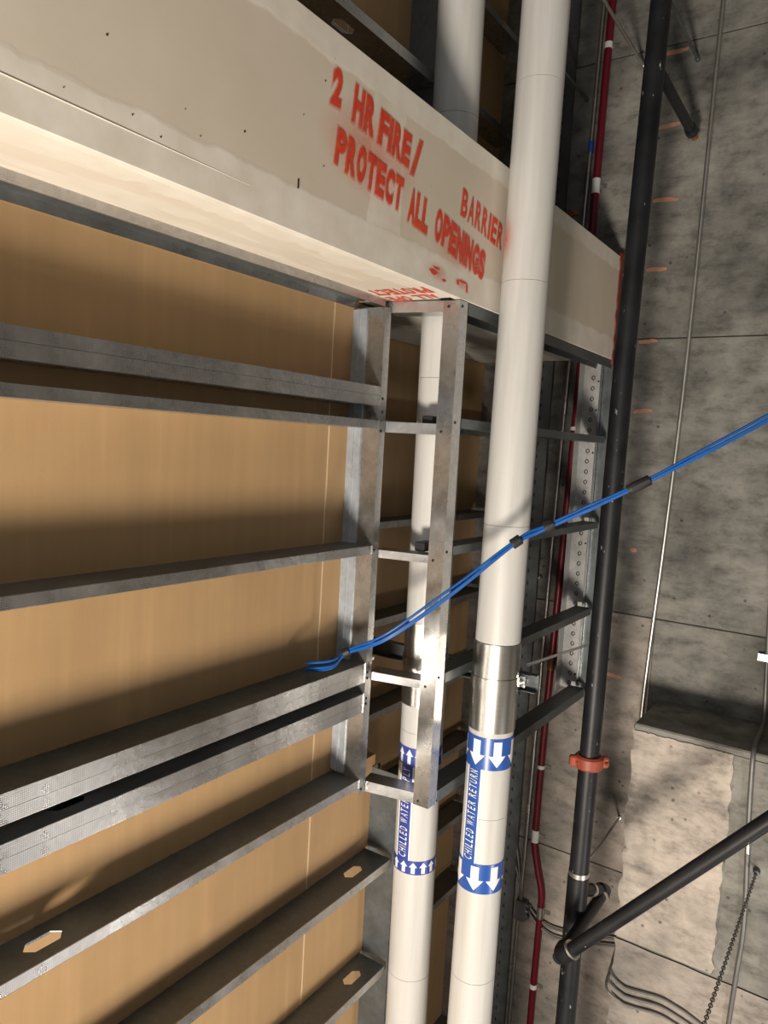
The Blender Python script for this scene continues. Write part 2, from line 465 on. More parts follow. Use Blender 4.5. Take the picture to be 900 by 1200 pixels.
pl = [(x, 1.492 + 0.0, z) for x, z in ring] + [(XC - .002, 1.492, ZT + 0.02), (XC - .002, 1.492, ZB - 0.03)]
part('firestop_sealant', slab(pl, (0, 0.06, 0)), 'firestop', hd, label='red firestop sealant at the concrete')
def stencil(words, parent, up_len):
    for s, (x0, z0), (x1, z1), h, thin in words:
        pa = None
        for nm, mat, fat, d in (('lettering', 'spray', 0.0, .0024), ('overspray', 'spray_soft', 0.045, .0018), ('faint_overspray', 'spray_faint', 0.085, .0012)):
            bm = lettering(s, (x0, 1.5, z0), (x1 - x0, 0, z1 - z0), (0.012, 0, h), offset=0.004 if thin else 0.036, out=(0, -d, 0), fat=fat if not thin else fat * .4)
            o = part(nm, bm, mat, pa or parent, label='red stencilled word ' + s.replace('/', 'slash') if nm == 'lettering' else None, kind='stuff' if nm != 'lettering' else None)
            pa = pa or o
stencil([('2', (1.818, 1.010), (1.862, 1.012), 0.104, False), ('HR', (1.926, 1.000), (2.036, 0.990), 0.108, False), ('FIRE', (2.070, 0.984), (2.256, 0.966), 0.104, False), ('/', (2.272, 0.948), (2.332, 0.945), 0.134, True),
         ('PROTECT', (1.850, 0.846), (2.222, 0.808), 0.104, False), ('ALL', (2.272, 0.793), (2.402, 0.777), 0.110, False), ('OPENINGS', (2.458, 0.776), (2.868, 0.707), 0.110, False),
         ('BARRIER', (2.645, 0.912), (3.020, 0.866), 0.105, True)], hd, 0.1)
for mat, fat, d in (('spray_soft', 0.035, .0008), ('spray', 0.0, .0014)):
    bm = bmesh.new()
    lettering('PROTECT', (2.455, 1.535, ZB), (-0.02, 0.25, 0), (0.095, 0, 0), out=(0, 0, -d), fat=fat, bm=bm)
    lettering('ALL OPE', (2.575, 1.565, ZB), (0, 0.225, 0), (0.075, 0, 0), out=(0, 0, -d), fat=fat, bm=bm)
    part('soffit_lettering', bm, mat, hd)
# stray smears of the same paint on the lower strip of the face
random.seed(12)
bm = bmesh.new()
for cx, cz, w, h in ((2.47, 0.655, 0.035, 0.010), (2.49, 0.672, 0.03, 0.006), (2.66, 0.655, 0.012, 0.012), (2.70, 0.665, 0.05, 0.006), (2.735, 0.645, 0.010, 0.022), (2.55, 0.640, 0.02, 0.005)):
    p = [(cx + w * math.cos(a) * random.uniform(.6, 1.2), 1.4985, cz + h * math.sin(a) * random.uniform(.6, 1.2)) for a in (2 * math.pi * k / 10 for k in range(10))]
    bm.faces.new([bm.verts.new(q) for q in p])
part('paint_smear', bm, 'spray', hd, kind='stuff')
def mist(cx, cz, rx, rz):
    n = 16; rings = (0, .3, .6, 1.0); bm = bmesh.new()
    v = [bm.verts.new((cx + rx * k * math.cos(q), 1.4982, cz + rz * k * math.sin(q))) for k in rings for q in (2 * math.pi * i / n for i in range(n))]
    for r in range(len(rings) - 1):
        for i in range(n): bm.faces.new((v[r * n + i], v[r * n + (i + 1) % n], v[(r + 1) * n + (i + 1) % n], v[(r + 1) * n + i]))
    o = part('paint_mist', bm, 'spray_fade', hd)
    at = o.data.attributes.new('fade', 'FLOAT', 'POINT')
    for i in range(len(rings) * n): at.data[i].value = .8 * (1 - rings[i // n])
mist(2.50, .660, .085, .04); mist(2.69, .655, .07, .025); mist(2.04, .93, .30, .15); mist(2.66, .78, .25, .09)
bm = bmesh.new(); random.seed(3)
for cx, cz in ((1.27, .78), (1.12, .71), (1.32, .735), (1.20, .69), (1.80, .82), (1.83, 1.14), (1.835, 1.125), (1.79, 1.06), (0.95, .70), (2.42, .95), (1.47, .80), (1.70, .93), (1.05, .85)):
    r = random.uniform(.0012, .0032)
    bm.faces.new([bm.verts.new((cx + r * math.cos(a), 1.4985, cz + r * math.sin(a))) for a in (math.pi * k / 4 for k in range(8))])
part('screw_dimple', bm, 'screw', hd, kind='stuff')
part('pencil_mark', bx(1.688, 1.692, 1.498, 1.5, 0.722, 0.748), 'screw', hd)

# ------------------------------------------------------------------ steel studs and tracks
SCREW_SRC = {}
def screw_at(parent, p, axis):
    """black screw head standing proud along -axis"""
    if axis not in SCREW_SRC:
        bm = bmesh.new()
        d = {'x': Vector((-1, 0, 0)), 'y': Vector((0, -1, 0))}[axis]
        tube([Vector((0, 0, 0)), d * .0025, d * .004], .006, 8, bm, radii=[.0065, .006, .003])
        SCREW_SRC[axis] = finish(bm, 'screw', 'screw', True)
    o = bpy.data.objects.new('screw', SCREW_SRC[axis]); COL.objects.link(o)
    o.parent = parent; o.location = Vector(p) - ORG[parent]
    return o
def web_plate(x0, x1, y0, y1, z, t, holes=()):
    """horizontal web with lozenge knock-outs"""
    bm = bmesh.new(); x = x0; ym = (y0 + y1) / 2
    for hx in sorted(holes):
        w, hw = 0.060, 0.026
        a, b = hx - w, hx + w
        bx(x, a, y0, y1, z, z + t, bm)
        for lo, hi in ((y0, -1), (y1, 1)):
            pts = [(a, lo, z), (b, lo, z), (b, ym, z), (b - .022, ym + hi * hw, z), (a + .022, ym + hi * hw, z), (a, ym, z)]
            slab(pts, (0, 0, t), bm)
        x = b
    bx(x, x1, y0, y1, z, z + t, bm)
    return bm
def rail(x0, x1, yf, yb, z0, z1, label, name='metal_stud', web='top', holes=(), mat='galv', lip=True, group=None, screws=()):
    """C section lying along x: flange on the near side from z0 to z1, web on top or below"""
    t = thing(name, (x0, yf, z0), label, 'stud' if 'track' not in name else 'track', group)
    zw = z1 - T if web == 'top' else z0
    part('web', web_plate(x0, x1, yf + T, yb - T, zw, T, holes), 'galv_shaded' if web == 'top' else mat, t)
    part('flange', bx(x0, x1, yf, yf + T, z0, z1), mat, t)
    part('flange', bx(x0, x1, yb - T, yb, z0, z1), mat, t)
    if lip:
        zl = z0 if web == 'top' else z1 - T
        bm = bx(x0, x1, yf + T, yf + 0.014, zl, zl + T); bx(x0, x1, yb - 0.014, yb - T, zl, zl + T, bm)
        part('lip', bm, mat, t)
    for s in screws: screw_at(t, s, 'y')
    return t
YA, YAB = 1.80, 1.955
XL = -1.4
G1 = 'long rails of the stud wall'
rail(XL, 2.60, YA, YAB, .568, .600, 'galvanised top track under the drywall soffit', 'steel_track', 'top', lip=False, group=G1)
rail(XL, 2.60, YA, YAB, .2018, .239, 'upper stud of the back-to-back pair below the bulkhead', web='top', group=G1)
rail(XL, 2.60, YA, YAB, .160, .2008, 'lower stud of the back-to-back pair below the bulkhead', web='bottom', group=G1)
rail(XL, 2.60, YA, YAB, .0636, .0984, 'single stud just under the paired studs, above the tall lit board', web='bottom', group=G1)
rail(XL, 2.60, YA, YAB, -.466, -.430, 'single stud between the two large lit boards', web='top', group=G1)
rail(XL, 2.60, YA, YAB, -.986, -.943, 'topmost flange of the bright doubled studs where the blue cable ends', web='top', group=G1)
rail(XL, 2.60, YA, YAB, -1.0275, -.987, 'second flange down of the bright doubled studs', web='bottom', group=G1)
rail(XL, 2.60, YA, YAB, -1.119, -1.078, 'third flange down of the doubled studs, with a black knock-out hole', web='top', holes=(1.235,), group=G1)
rail(XL, 2.60, YA, YAB, -1.161, -1.120, 'lowest flange of the bright doubled studs', web='bottom', group=G1)
rail(XL, 2.63, YA, YAB, -1.503, -1.466, 'stud level with the bottom of the projecting frame, with a lozenge hole', web='top', holes=(1.17, ), group=G1)
rail(XL, 2.90, YA, YAB, -2.003, -1.963, 'first stud below the projecting frame', web='top', holes=(0.4, 2.70), group=G1)
rail(XL, 2.90, YA, YAB, -2.545, -2.505, 'second stud below the projecting frame, at the bottom edge', web='top', holes=(0.4, 2.74), group=G1)
rail(XL, 2.90, YA, YAB, -3.06, -3.02, 'third stud below the projecting frame, past the picture edge', web='top', group=G1)
rail(XL, 2.90, YA, YAB, 1.560, 1.602, 'dark stud above the bulkhead with a lozenge hole', web='bottom', holes=(2.33, ), group=G1)
rail(XL, 2.90, YA, YAB, 2.08, 2.122, 'dark stud high above the bulkhead', web='bottom', group=G1)
def post(x0, x1, yf, yb, z0, z1, label, name='metal_stud', open_side='right', mat='galv_plain', webmat=None, screws=()):
    """C section standing upright: web faces -x, flanges point +x"""
    t = thing(name, (x0, yf, z0), label, 'stud')
    part('web', bx(x0, x0 + T, yf, yb, z0, z1), webmat or mat, t)
    part('flange', bx(x0 + T, x1, yf, yf + T, z0, z1), mat, t)
    part('flange', bx(x0 + T, x1, yb - T, yb, z0, z1), mat, t)
    bm = bx(x1 - T, x1, yf + T, yf + .013, z0, z1); bx(x1 - T, x1, yb - .013, yb - T, z0, z1, bm)
    part('lip', bm, mat, t)
    return t
lp = post(2.598, 2.642, 1.797, 1.957, -1.53, .566, 'steel stud where the long rails end, beside the projecting frame')
part('splice_strip', bx(2.590, 2.598, 1.885, 1.957, -1.455, .560), 'galv_blue', lp, label='bluish folded steel strip')
part('strip_fold', bx(2.584, 2.590, 1.918, 1.924, -1.455, .560), 'galv_blue', lp)
for zz in (.19, .135, .055, -.45, -.985, -1.01, -1.10, -1.125, -1.51): screw_at(lp, (2.612, 1.797, zz), 'y')
fp = post(2.690, 2.758, 1.500, 1.575, -1.535, .594, 'front corner stud of the projecting frame, before the left pipe')
for zz in (.572, .105, -.43, -.965): screw_at(fp, (2.712, 1.500, zz), 'y')
for zz in (.570, .065, -.47, -1.01, -1.515): screw_at(fp, (2.690, 1.550, zz), 'x')
jm = post(2.925, 2.985, 1.80, 1.955, -EYE, -1.56, 'dark end stud behind the left pipe below the frame', webmat='galv_shaded')
jm2 = post(2.90, 2.96, 1.80, 1.955, 1.24, 3.6, 'dark end stud behind the left pipe above the bulkhead', webmat='galv_shaded')

def rung(z0, z1, label):
    """short channel from the left post to the front post, slightly out of square"""
    a, b = Vector((2.644, 1.812, 0)), Vector((2.694, 1.574, 0))
    d = (b - a); n = Vector((-d.y, d.x, 0)).normalized()
    if n.x < 0: n = -n
    t = thing('frame_rung', (a.x, a.y, z0), label, 'stud', 'short rungs of the projecting frame')
    def plate(u0, u1, zz0, zz1):
        p = [a + n * u0, b + n * u0, b + n * u1, a + n * u1]
        return slab([(q.x, q.y, zz0) for q in p], (0, 0, zz1 - zz0))
    part('flange', plate(0, T, z0, z1), 'galv_plain', t)
    part('web', plate(T, .088, z1 - T if z0 < 0 else z0, z1 if z0 < 0 else z0 + T), 'galv_plain', t)
    part('flange', plate(.088, .088 + T, z0, z1), 'galv_plain', t)
    return t
rung(.550, .596, 'short steel rung touching the bulkhead soffit')
rung(.052, .097, 'second short steel rung down in the projecting frame')
rung(-.486, -.452, 'middle short steel rung in the projecting frame')
rung(-1.026, -.991, 'short steel rung next above the frame bottom')
rung(-1.534, -1.487, 'lowest short steel rung closing the frame bottom')

YB0, YB1 = 1.500, 1.600
G2 = 'rails between the front corner stud and the concrete'
rail(2.77, 4.66, YB0 + .002, YB1, .546, .594, 'track under the bulkhead behind the right pipe', 'steel_track', 'top', lip=False, group=G2, mat='galv_shaded')
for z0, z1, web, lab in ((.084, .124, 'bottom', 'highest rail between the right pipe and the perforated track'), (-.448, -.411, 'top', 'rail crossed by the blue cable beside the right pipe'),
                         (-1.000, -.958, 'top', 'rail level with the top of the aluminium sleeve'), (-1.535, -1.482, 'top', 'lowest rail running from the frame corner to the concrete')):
    r = rail(2.77, 4.64, YB0, YB1, z0, z1, lab, web=web, group=G2, mat='galv_shaded')
    if z0 > -.6:
        part('dark_rail_end', bx(2.715, 2.80, 1.612, 1.66, z0 + .004, z1 + .006, bevel=.003), 'black_rubber', r, label='black block for the dark open rail end')  # black block stands in for the shaded inside of the open rail end

# perforated track against the concrete
pt = thing('perforated_track', (4.70, 1.60, -1.55), 'galvanised track with a row of diamond slots on the concrete', 'track')
def slotted(yl, yh, z0, z1, x, dz, hw, hh, t):
    """plate facing -x with hexagonal slots, built strip by strip"""
    bm = bmesh.new(); ym = (yl + yh) / 2; n = int((z1 - z0) / dz); z = z0
    for k in range(n):
        a, b = z0 + k * dz, z0 + (k + 1) * dz; c = (a + b) / 2
        for lo, s in ((yl, -1), (yh, 1)):
            slab([(x, lo, a), (x, lo, b), (x, ym, b), (x, ym, c + hh), (x, ym + s * hw, c + hh * .35), (x, ym + s * hw, c - hh * .35), (x, ym, c - hh), (x, ym, a)], (t, 0, 0), bm)
        z = b
    bx(x, x + t, yl, yh, z, z1, bm) if z1 - z > 1e-4 else None
    return bm
part('web', slotted(1.565, 1.685, -1.52, .585, 4.700, .066, .013, .017, T), 'galv_pale', pt)
part('back_plate', bx(4.711, 4.715, 1.57, 1.68, -1.52, .585), 'joint', pt)
bm = bmesh.new()
for k in range(31):
    c = -1.52 + (k + .5) * .066
    slab([(4.702, 1.625, c + .011), (4.702, 1.633, c), (4.702, 1.625, c - .011), (4.702, 1.617, c)], (.008, 0, 0), bm)
part('slot_tongues', bm, 'galv_pale', pt, kind='stuff')
part('flange', bx(4.655, 4.70, 1.562, 1.566, -1.54, .585), 'galv_plain', pt)
part('flange', bx(4.62, 4.70, 1.685, 1.689, -1.54, .585), 'galv_pale', pt)
part('edge_plate', bx(4.70, XC - .001, 1.50, 1.56, -1.60, .575), 'galv_shaded', pt)
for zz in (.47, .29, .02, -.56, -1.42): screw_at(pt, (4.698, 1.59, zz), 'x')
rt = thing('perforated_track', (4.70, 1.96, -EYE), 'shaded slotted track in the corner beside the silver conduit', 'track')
part('web', slotted(1.90, 2.03, -EYE + .02, 3.0, 4.700, .085, .006, .018, T), 'galv_shaded', rt)
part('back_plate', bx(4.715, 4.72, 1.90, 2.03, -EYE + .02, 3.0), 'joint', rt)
part('flange', bx(4.64, 4.70, 2.03, 2.034, -EYE + .02, 3.0), 'galv_shaded', rt)

# rails and uprights of the recess wall
G3 = 'rails of the recess wall behind the pipes'
for z0, z1, lab in ((2.62, 2.66, 'recess rail highest above the bulkhead'), (2.02, 2.06, 'recess rail just above the bulkhead'), (.09, .13, 'recess rail high inside the projecting frame'), (-.457, -.42, 'recess rail in the middle of the projecting frame'),
                    (-1.005, -.965, 'recess rail behind the aluminium sleeve of the left pipe'), (-1.54, -1.50, 'recess rail behind the lower end of the frame'),
                    (-2.05, -2.01, 'recess rail between the pipes below the labels'), (-2.58, -2.54, 'recess rail between the pipes at the picture bottom'), (-3.1, -3.06, 'recess rail lowest between the pipes')):
    rail(2.64 if -1.1 < z0 < .5 else 2.96, 4.69, 2.27, 2.418, z0, z1, lab, web='top' if z0 < 0 else 'bottom', group=G3, mat='galv_plain')
post(3.93, 3.97, 2.19, 2.265, -1.48, .57, 'bluish upright stud seen between the frame corner and right pipe', mat='galv_blue', webmat='galv_blue')
sc = thing('steel_offcut', (2.70, 1.86, -.93), 'tiny white scrap on the stud beside the frame', 'offcut')
part('chip', bx(2.645, 2.665, 1.80, 1.812, -.941, -.925, bevel=.003), 'label_white', sc)

# ------------------------------------------------------------------ chilled water pipes
def cyl_point(c, r, ang, z):
    return Vector((c[0] + r * math.cos(ang), c[1] + r * math.sin(ang), z))
class Pipe:
    """axis runs from top to bottom with a slight lean; patches are bent round it"""
    def __init__(s, top, bot, r):
        s.top, s.bot, s.r = Vector(top), Vector(bot), r
    def c(s, z):
        t = (z - s.bot.z) / (s.top.z - s.bot.z)
        p = s.bot.lerp(s.top, t); return p.x, p.y
    def shell(s, z0, z1, r, a0=0, a1=2 * math.pi, seg=48, nz=1, thick=0.0, bm=None):
        bm = bm or bmesh.new(); closed = abs(a1 - a0 - 2 * math.pi) < 1e-6
        n = seg if closed else seg + 1; g = []
        for i in range(nz + 1):
            z = z0 + (z1 - z0) * i / nz
            g.append([bm.verts.new(cyl_point(s.c(z), r, a0 + (a1 - a0) * k / seg, z)) for k in range(n)])
        for i in range(nz):
            for k in range(seg): bm.faces.new((g[i][k], g[i][(k + 1) % n], g[i + 1][(k + 1) % n], g[i + 1][k]))
        if thick:                             # end rings back to the jacket
            for row in (0, nz):
                z = z0 if row == 0 else z1
                inn = [bm.verts.new(cyl_point(s.c(z), r - thick, a0 + (a1 - a0) * k / seg, z)) for k in range(n)]
                for k in range(seg): bm.faces.new((g[row][k], g[row][(k + 1) % n], inn[(k + 1) % n], inn[k]))
        return bm
    def patch(s, pts, faces, r, bm=None):
        """pts as (angle, z)"""
        bm = bm or bmesh.new(); v = [bm.verts.new(cyl_point(s.c(z), r, a, z)) for a, z in pts]
        for f in faces:
            try: bm.faces.new([v[i] for i in f])
            except ValueError: pass
        return bm

def arrow(P, ang, z0, z1, half, r, up, bm):
    """block arrow bent round the pipe, cut in strips so that it follows the curve"""
    zs = (lambda t: z0 + (z1 - z0) * t) if up else (lambda t: z1 + (z0 - z1) * t)
    n = 6; w = half * .46
    for k in range(n):
        a, b = ang - w + 2 * w * k / n, ang - w + 2 * w * (k + 1) / n
        P.patch([(a, zs(0)), (b, zs(0)), (b, zs(.56)), (a, zs(.56))], [(0, 1, 2, 3)], r, bm)
    for k in range(2 * n):
        a, b = -half + half * k / n, -half + half * (k + 1) / n
        ha, hb = .56 + .44 * (1 - abs(a) / half), .56 + .44 * (1 - abs(b) / half)
        P.patch([(ang + a, zs(.56)), (ang + b, zs(.56)), (ang + b, zs(hb)), (ang + a, zs(ha))], [(0, 1, 2, 3)], r, bm)
def chilled_pipe(P, label, seams, sleeve, clamp, band1, band2, up, arrows1, arrows2, half, words, col, phic, spray=None):
    t = thing('insulated_pipe', (P.bot.x, P.bot.y, P.bot.z), label, 'pipe', None)
    zs = [P.bot.z] + sorted(seams) + [P.top.z]
    for a, b in zip(zs, zs[1:]):
        part('jacket', P.shell(a + .0008, b - .0008, P.r, nz=2, thick=.012, seg=64), 'jacket', t, smooth=True)
    part('steel_core', P.shell(P.bot.z, P.top.z, P.r - .010, seg=32), 'mud', t, smooth=True)
    sl = part('sleeve', P.shell(sleeve[0], sleeve[1], P.r + .0035, nz=2, thick=.004, seg=64), 'alu', t, smooth=True, label='aluminium sleeve')
    cl = part('clamp', P.shell(clamp[0], clamp[1], P.r + .0075, nz=1, thick=.004, seg=64), 'alu', t, smooth=True, label='steel pipe clamp')
    bm = bx(P.c(clamp[0])[0] + P.r * .5, P.c(clamp[0])[0] + P.r * .62, P.c(clamp[0])[1] - P.r - .022, P.c(clamp[0])[1] - P.r * .80, clamp[0], clamp[1])
    part('clamp_lug', bm, 'galv_plain', cl)
    bz = (clamp[0] + clamp[1]) / 2; bxx = P.c(bz)[0] + P.r * .56; byy = P.c(bz)[1] - P.r - .011
    bm = tube([(bxx - .03, byy, bz), (bxx + .055, byy, bz)], .005, 10)
    tube([(bxx + .012, byy, bz), (bxx + .022, byy, bz)], .012, 6, bm); tube([(bxx + .03, byy, bz), (bxx + .038, byy, bz)], .012, 6, bm)
    part('bolt', bm, 'zinc', cl, smooth=False)
    r1, r2, r3 = P.r + .0012, P.r + .0020, P.r + .0020
    for (z0, z1), arrs in ((band1, arrows1), (band2, arrows2)):
        bd = part('label_band', P.shell(z0, z1, r1, nz=1, seg=64), col, t, smooth=True, label='blue band with white arrows')
        bm = bmesh.new(); m = (z1 - z0) * .10
        for a in arrs: arrow(P, phic + math.radians(a), z0 + m, z1 - m, half, r2, up, bm)
        part('arrow', bm, 'label_white', bd)
    a0, a1 = phic - math.radians(54), phic - math.radians(18)
    zt, zb = band1[0], band2[1]
    sb = part('label_strip', P.shell(zb, zt, r1, a0 - .10, a1 + .06, seg=12, nz=4), 'label_white', t, smooth=True)
    sp = part('text_panel', P.shell(zb, zt, r1 + .0004, a0, a1, seg=10, nz=4), col, t, smooth=True, label='blue strip with white letters')
    L = zt - zb; za, zc = zb + L * .03, zt - L * .02
    am = (a1 - a0) * .17
    bm = bmesh.new()                          # letters read from the lower end upwards, feet towards the right
    for c, u0, u1 in layout(words, .30):
        v, f = glyph(c, 0.004, 0.12)
        pts = [(a1 - am - (a1 - a0 - 2 * am) * q, za + (zc - za) * (u0 + (u1 - u0) * p)) for p, q in v]
        P.patch(pts, f, P.r + .0046, bm)
    part('lettering', bm, 'label_white', sp)
    if spray:
        bm = bmesh.new(); n = 20; ca, cz, ra, rz = spray; rings = (0, .25, .5, .75, 1.0)
        pts = [(phic + ca + ra * k * math.cos(q), cz + rz * k * math.sin(q)) for k in rings for q in (2 * math.pi * i / n for i in range(n))]
        fs = [(r * n + i, r * n + (i + 1) % n, (r + 1) * n + (i + 1) % n, (r + 1) * n + i) for r in range(len(rings) - 1) for i in range(n)]
        P.patch(pts, fs, P.r + .0012, bm)
        hz = part('paint_mist', bm, 'spray_fade', t)
        at = hz.data.attributes.new('fade', 'FLOAT', 'POINT')
        for i in range(len(pts)): at.data[i].value = (1 - rings[i // n]) ** 1.3
    return t
PR = Pipe((3.064, 1.38, 3.6), (2.976, 1.38, -EYE), 0.1)
PL = Pipe((2.871, 1.699, 3.6), (2.985, 1.699, -EYE), 0.099)
phr = math.atan2(-1.38, -3.02); phl = math.atan2(-1.72, -2.97)
chilled_pipe(PR, 'white insulated pipe nearer the viewer, marked CHILLED WATER RETURN', (1.53, .715, -.32, -.836, -1.62, -2.386), (-1.228, -.838), (-1.038, -.989), (-1.394, -1.251), (-1.960, -1.824),
             False, (-34, 20.5, 75, -88), (-14.5, 37.5, 90, -68), .40, 'CHILLED WATER RETURN', 'label_blue', phr, spray=(-1.15, .89, .55, .11))
chilled_pipe(PL, 'white insulated pipe behind the frame, marked CHILLED WATER with up arrows', (1.4, .30, -.46, -.80, -1.30, -2.5), (-1.175, -.790), (-1.002, -.955), (-1.455, -1.368), (-1.970, -1.904),
             True, (-57, -30, -3.5, 24, 50, 77), (-57, -30, -3.5, 24, 50, 77), .19, 'CHILLED WATER SUPPLY', 'label_navy', phl)
su = thing('strut_channel', (3.135, 1.24, -1.08), 'dark strut channel carrying both insulated pipes', 'strut')
part('web', bx(3.176, 3.180, 1.24, 2.26, -1.082, -1.0), 'galv_shaded', su)
part('flange', bx(3.138, 3.176, 1.24, 2.26, -1.082, -1.078), 'galv_shaded', su)
part('flange', bx(3.138, 3.176, 1.24, 2.26, -1.004, -1.0), 'galv_shaded', su)

# ------------------------------------------------------------------ black sprinkler pipe and its branch
BY = 1.12
sp = thing('sprinkler_pipe', (3.60, BY, -EYE), 'long black steel pipe with an orange-red coupling', 'pipe')
ax = [(3.845, BY, 3.6), (3.76, BY, 2.08), (3.66, BY, .55), (3.625, BY, -1.52), (3.595, BY, -2.82), (3.57, BY, -EYE)]
def ax_at(z):
    for a, b in zip(ax, ax[1:]):
        if b[2] <= z <= a[2]:
            t = (z - b[2]) / (a[2] - b[2]); return b[0] + (a[0] - b[0]) * t
    return ax[-1][0]
zz = [3.6 - i * .39 for i in range(21)]
part('pipe', tube([(ax_at(max(z, -EYE)), BY, max(z, -EYE)) for z in zz], .049, 24), 'black_pipe', sp, smooth=True)
cz = -1.52; cx = ax_at(cz)
cp = part('coupling', tube([(cx, BY, cz - .034), (cx, BY, cz - .024), (cx, BY, cz + .024), (cx, BY, cz + .034)], .07, 24, radii=[.060, .070, .070, .060]), 'coupling', sp, smooth=True, label='orange-red grooved coupling')
for s in (-1, 1):
    dx, dy = -right.x * s, -right.y * s
    c = Vector((cx, BY, cz)) + Vector((right.x, right.y, 0)).normalized() * s * .072
    b = bx(-.026, .026, -.018, .018, -.028, .028, bevel=.008)
    bmesh.ops.rotate(b, cent=(0, 0, 0), matrix=Matrix.Rotation(math.atan2(right.y, right.x), 3, 'Z'), verts=b.verts)
    bmesh.ops.translate(b, vec=c, verts=b.verts)
    part('coupling_ear', b, 'coupling', cp)
    part('coupling_bolt', tube([c + Vector((0.02, .03, 0)), c - Vector((.02, .03, 0))], .008, 8), 'rust', cp)
sx = ax_at(1.86)
part('sprig', tube([(sx + .03, BY, 1.865), (sx + .78, BY, 1.845)], .026, 16), 'black_pipe', sp, smooth=True)
part('sprig_cap', tube([(sx + .75, BY, 1.846), (sx + .80, BY, 1.844), (sx + .82, BY, 1.843)], .027, 16, radii=[.032, .035, .028]), 'black_pipe', sp, smooth=True)
hd2 = part('sprinkler_head', tube([(sx + .82, BY, 1.843), (sx + .85, BY, 1.842), (sx + .875, BY, 1.841), (sx + .88, BY, 1.841)], .016, 12, radii=[.014, .018, .020, .008]), 'rust', sp, smooth=True, label='rusty sprinkler head')
cz = -2.10
part('joint_collar', tube([(ax_at(cz), BY, cz - .012), (ax_at(cz), BY, cz + .012)], .0515, 24), 'emt', sp, smooth=True, label='pale joint ring')
part('sleeve_fitting', tube([(ax_at(-2.12), BY, -2.115), (ax_at(-2.5), BY, -2.50)], .053, 24), 'black_pipe', sp, smooth=True)

br = thing('branch_pipe', (3.25, 1.05, -2.45), 'black branch pipe slanting away from its elbow at the lower right', 'pipe')
E0 = Vector((3.64, 1.10, -2.20)); E1 = Vector((3.87, 1.05, -2.29)); E2 = Vector((3.25, 1.07, -2.335)); E3 = Vector((3.25, 0.277, -1.396)); 
dirb = (E3 - E2).normalized(); E4 = E3 + dirb * 1.4
def bend(a, b, c, r, n=7):
    """points rounding the corner b"""
    a, b, c = Vector(a), Vector(b), Vector(c)
    p, q = b + (a - b).normalized() * r, b + (c - b).normalized() * r
    return [p.lerp(b, t).lerp(b.lerp(q, t), t) for t in (i / n for i in range(n + 1))]
part('nipple', tube([E0, E1], .030, 16), 'black_pipe', br, smooth=True)
part('elbow', tube(bend(E0, E1, E2, .06), .037, 16), 'black_pipe', br, smooth=True)
part('drop', tube([E1, E2], .0295, 18), 'black_pipe', br, smooth=True)
part('elbow', tube(bend(E1, E2, E4, .085), .042, 18), 'black_pipe', br, smooth=True)
part('arm', tube([E2 + dirb * .04, E4], .032, 20), 'black_pipe', br, smooth=True)
part('joint_ring', tube([E2 + dirb * .088, E2 + dirb * .100], .0435, 20), 'emt', br, smooth=True, label='pale joint ring')
part('joint_ring', tube([E1 + (E2 - E1).normalized() * .062, E1 + (E2 - E1).normalized() * .072], .0385, 20), 'emt', br, smooth=True, label='pale joint ring')
part('joint_ring', tube([E0.lerp(E1, .35), E0.lerp(E1, .42)], .034, 20), 'emt', br, smooth=True, label='pale joint ring')

# ------------------------------------------------------------------ conduits on the concrete
def conduit(name, pts, r, mat, label, cat='conduit', seg=12, smooth_n=6, group=None):
    t = thing(name, pts[-1], label, cat, group)
    part('tube', tube(smooth_path(pts, smooth_n), r, seg), mat, t, smooth=True)
    return t
XS = 4.722
s1 = conduit('conduit', [(XS, 1.735, 3.6), (XS, 1.753, 2.80), (XS, 1.768, 1.93), (XS, 1.79, .9), (XS, 1.812, 0), (XS, 1.832, -1.4), (XS, 1.852, -3.06), (XS, 1.862, -3.3), (XS, 1.872, -EYE)], .0135, 'emt', 'thin silver conduit beside the red conduit')
for z in (1.93, .30, -2.42, -3.55):
    y = {1.93: 1.768, .30: 1.806, -2.42: 1.845, -3.55: 1.866}[z]
    part('coupling', tube([(XS, y, z - .035), (XS, y, z + .035)], .0175, 12), 'zinc' if z != 1.93 else 'label_blue', s1, smooth=True)
r1 = conduit('conduit', [(XS - .004, 1.69, 3.6), (XS - .004, 1.70, 2.78), (XS - .004, 1.712, 1.82), (XS - .004, 1.722, .56), (XS - .004, 1.752, -.9), (XS - .004, 1.776, -1.95), (XS - .004, 1.783, -2.55), (XS - .004, 1.778, -2.68), (XS - .004, 1.742, -2.84), (XS - .004, 1.708, -2.97), (XS - .004, 1.703, -3.1), (XS - .004, 1.712, -3.6), (XS - .004, 1.718, -EYE)], .0235, 'red_conduit', 'dark red conduit running along the concrete')
for z, y, h, mt in ((2.52, 1.703, .018, 'label_white'), (1.684, 1.713, .045, 'label_white'), (.17, 1.732, .012, 'label_white'), (-1.38, 1.764, .055, 'rust'), (-2.11, 1.778, .012, 'label_white'), (-2.60, 1.781, .042, 'label_white'), (-3.12, 1.703, .04, 'emt'), (-3.66, 1.713, .016, 'label_white')):
    part('coupling', tube([(XS - .004, y, z - h), (XS - .004, y, z + h)], .0255, 14), mt, r1, smooth=True, label='pale conduit coupling')
    part('strap', bx(4.738, XC - .001, y - .06, y - .02, z - .012, z + .012), 'emt', r1)
conduit('conduit', [(4.732, 1.03, 3.6), (4.732, 1.058, 2.6), (4.732, 1.077, .70), (4.732, 1.11, -.4), (4.732, 1.152, -1.39), (4.732, 1.16, -1.9)], .0135, 'emt', 'thin silver conduit standing alone on the grey concrete')
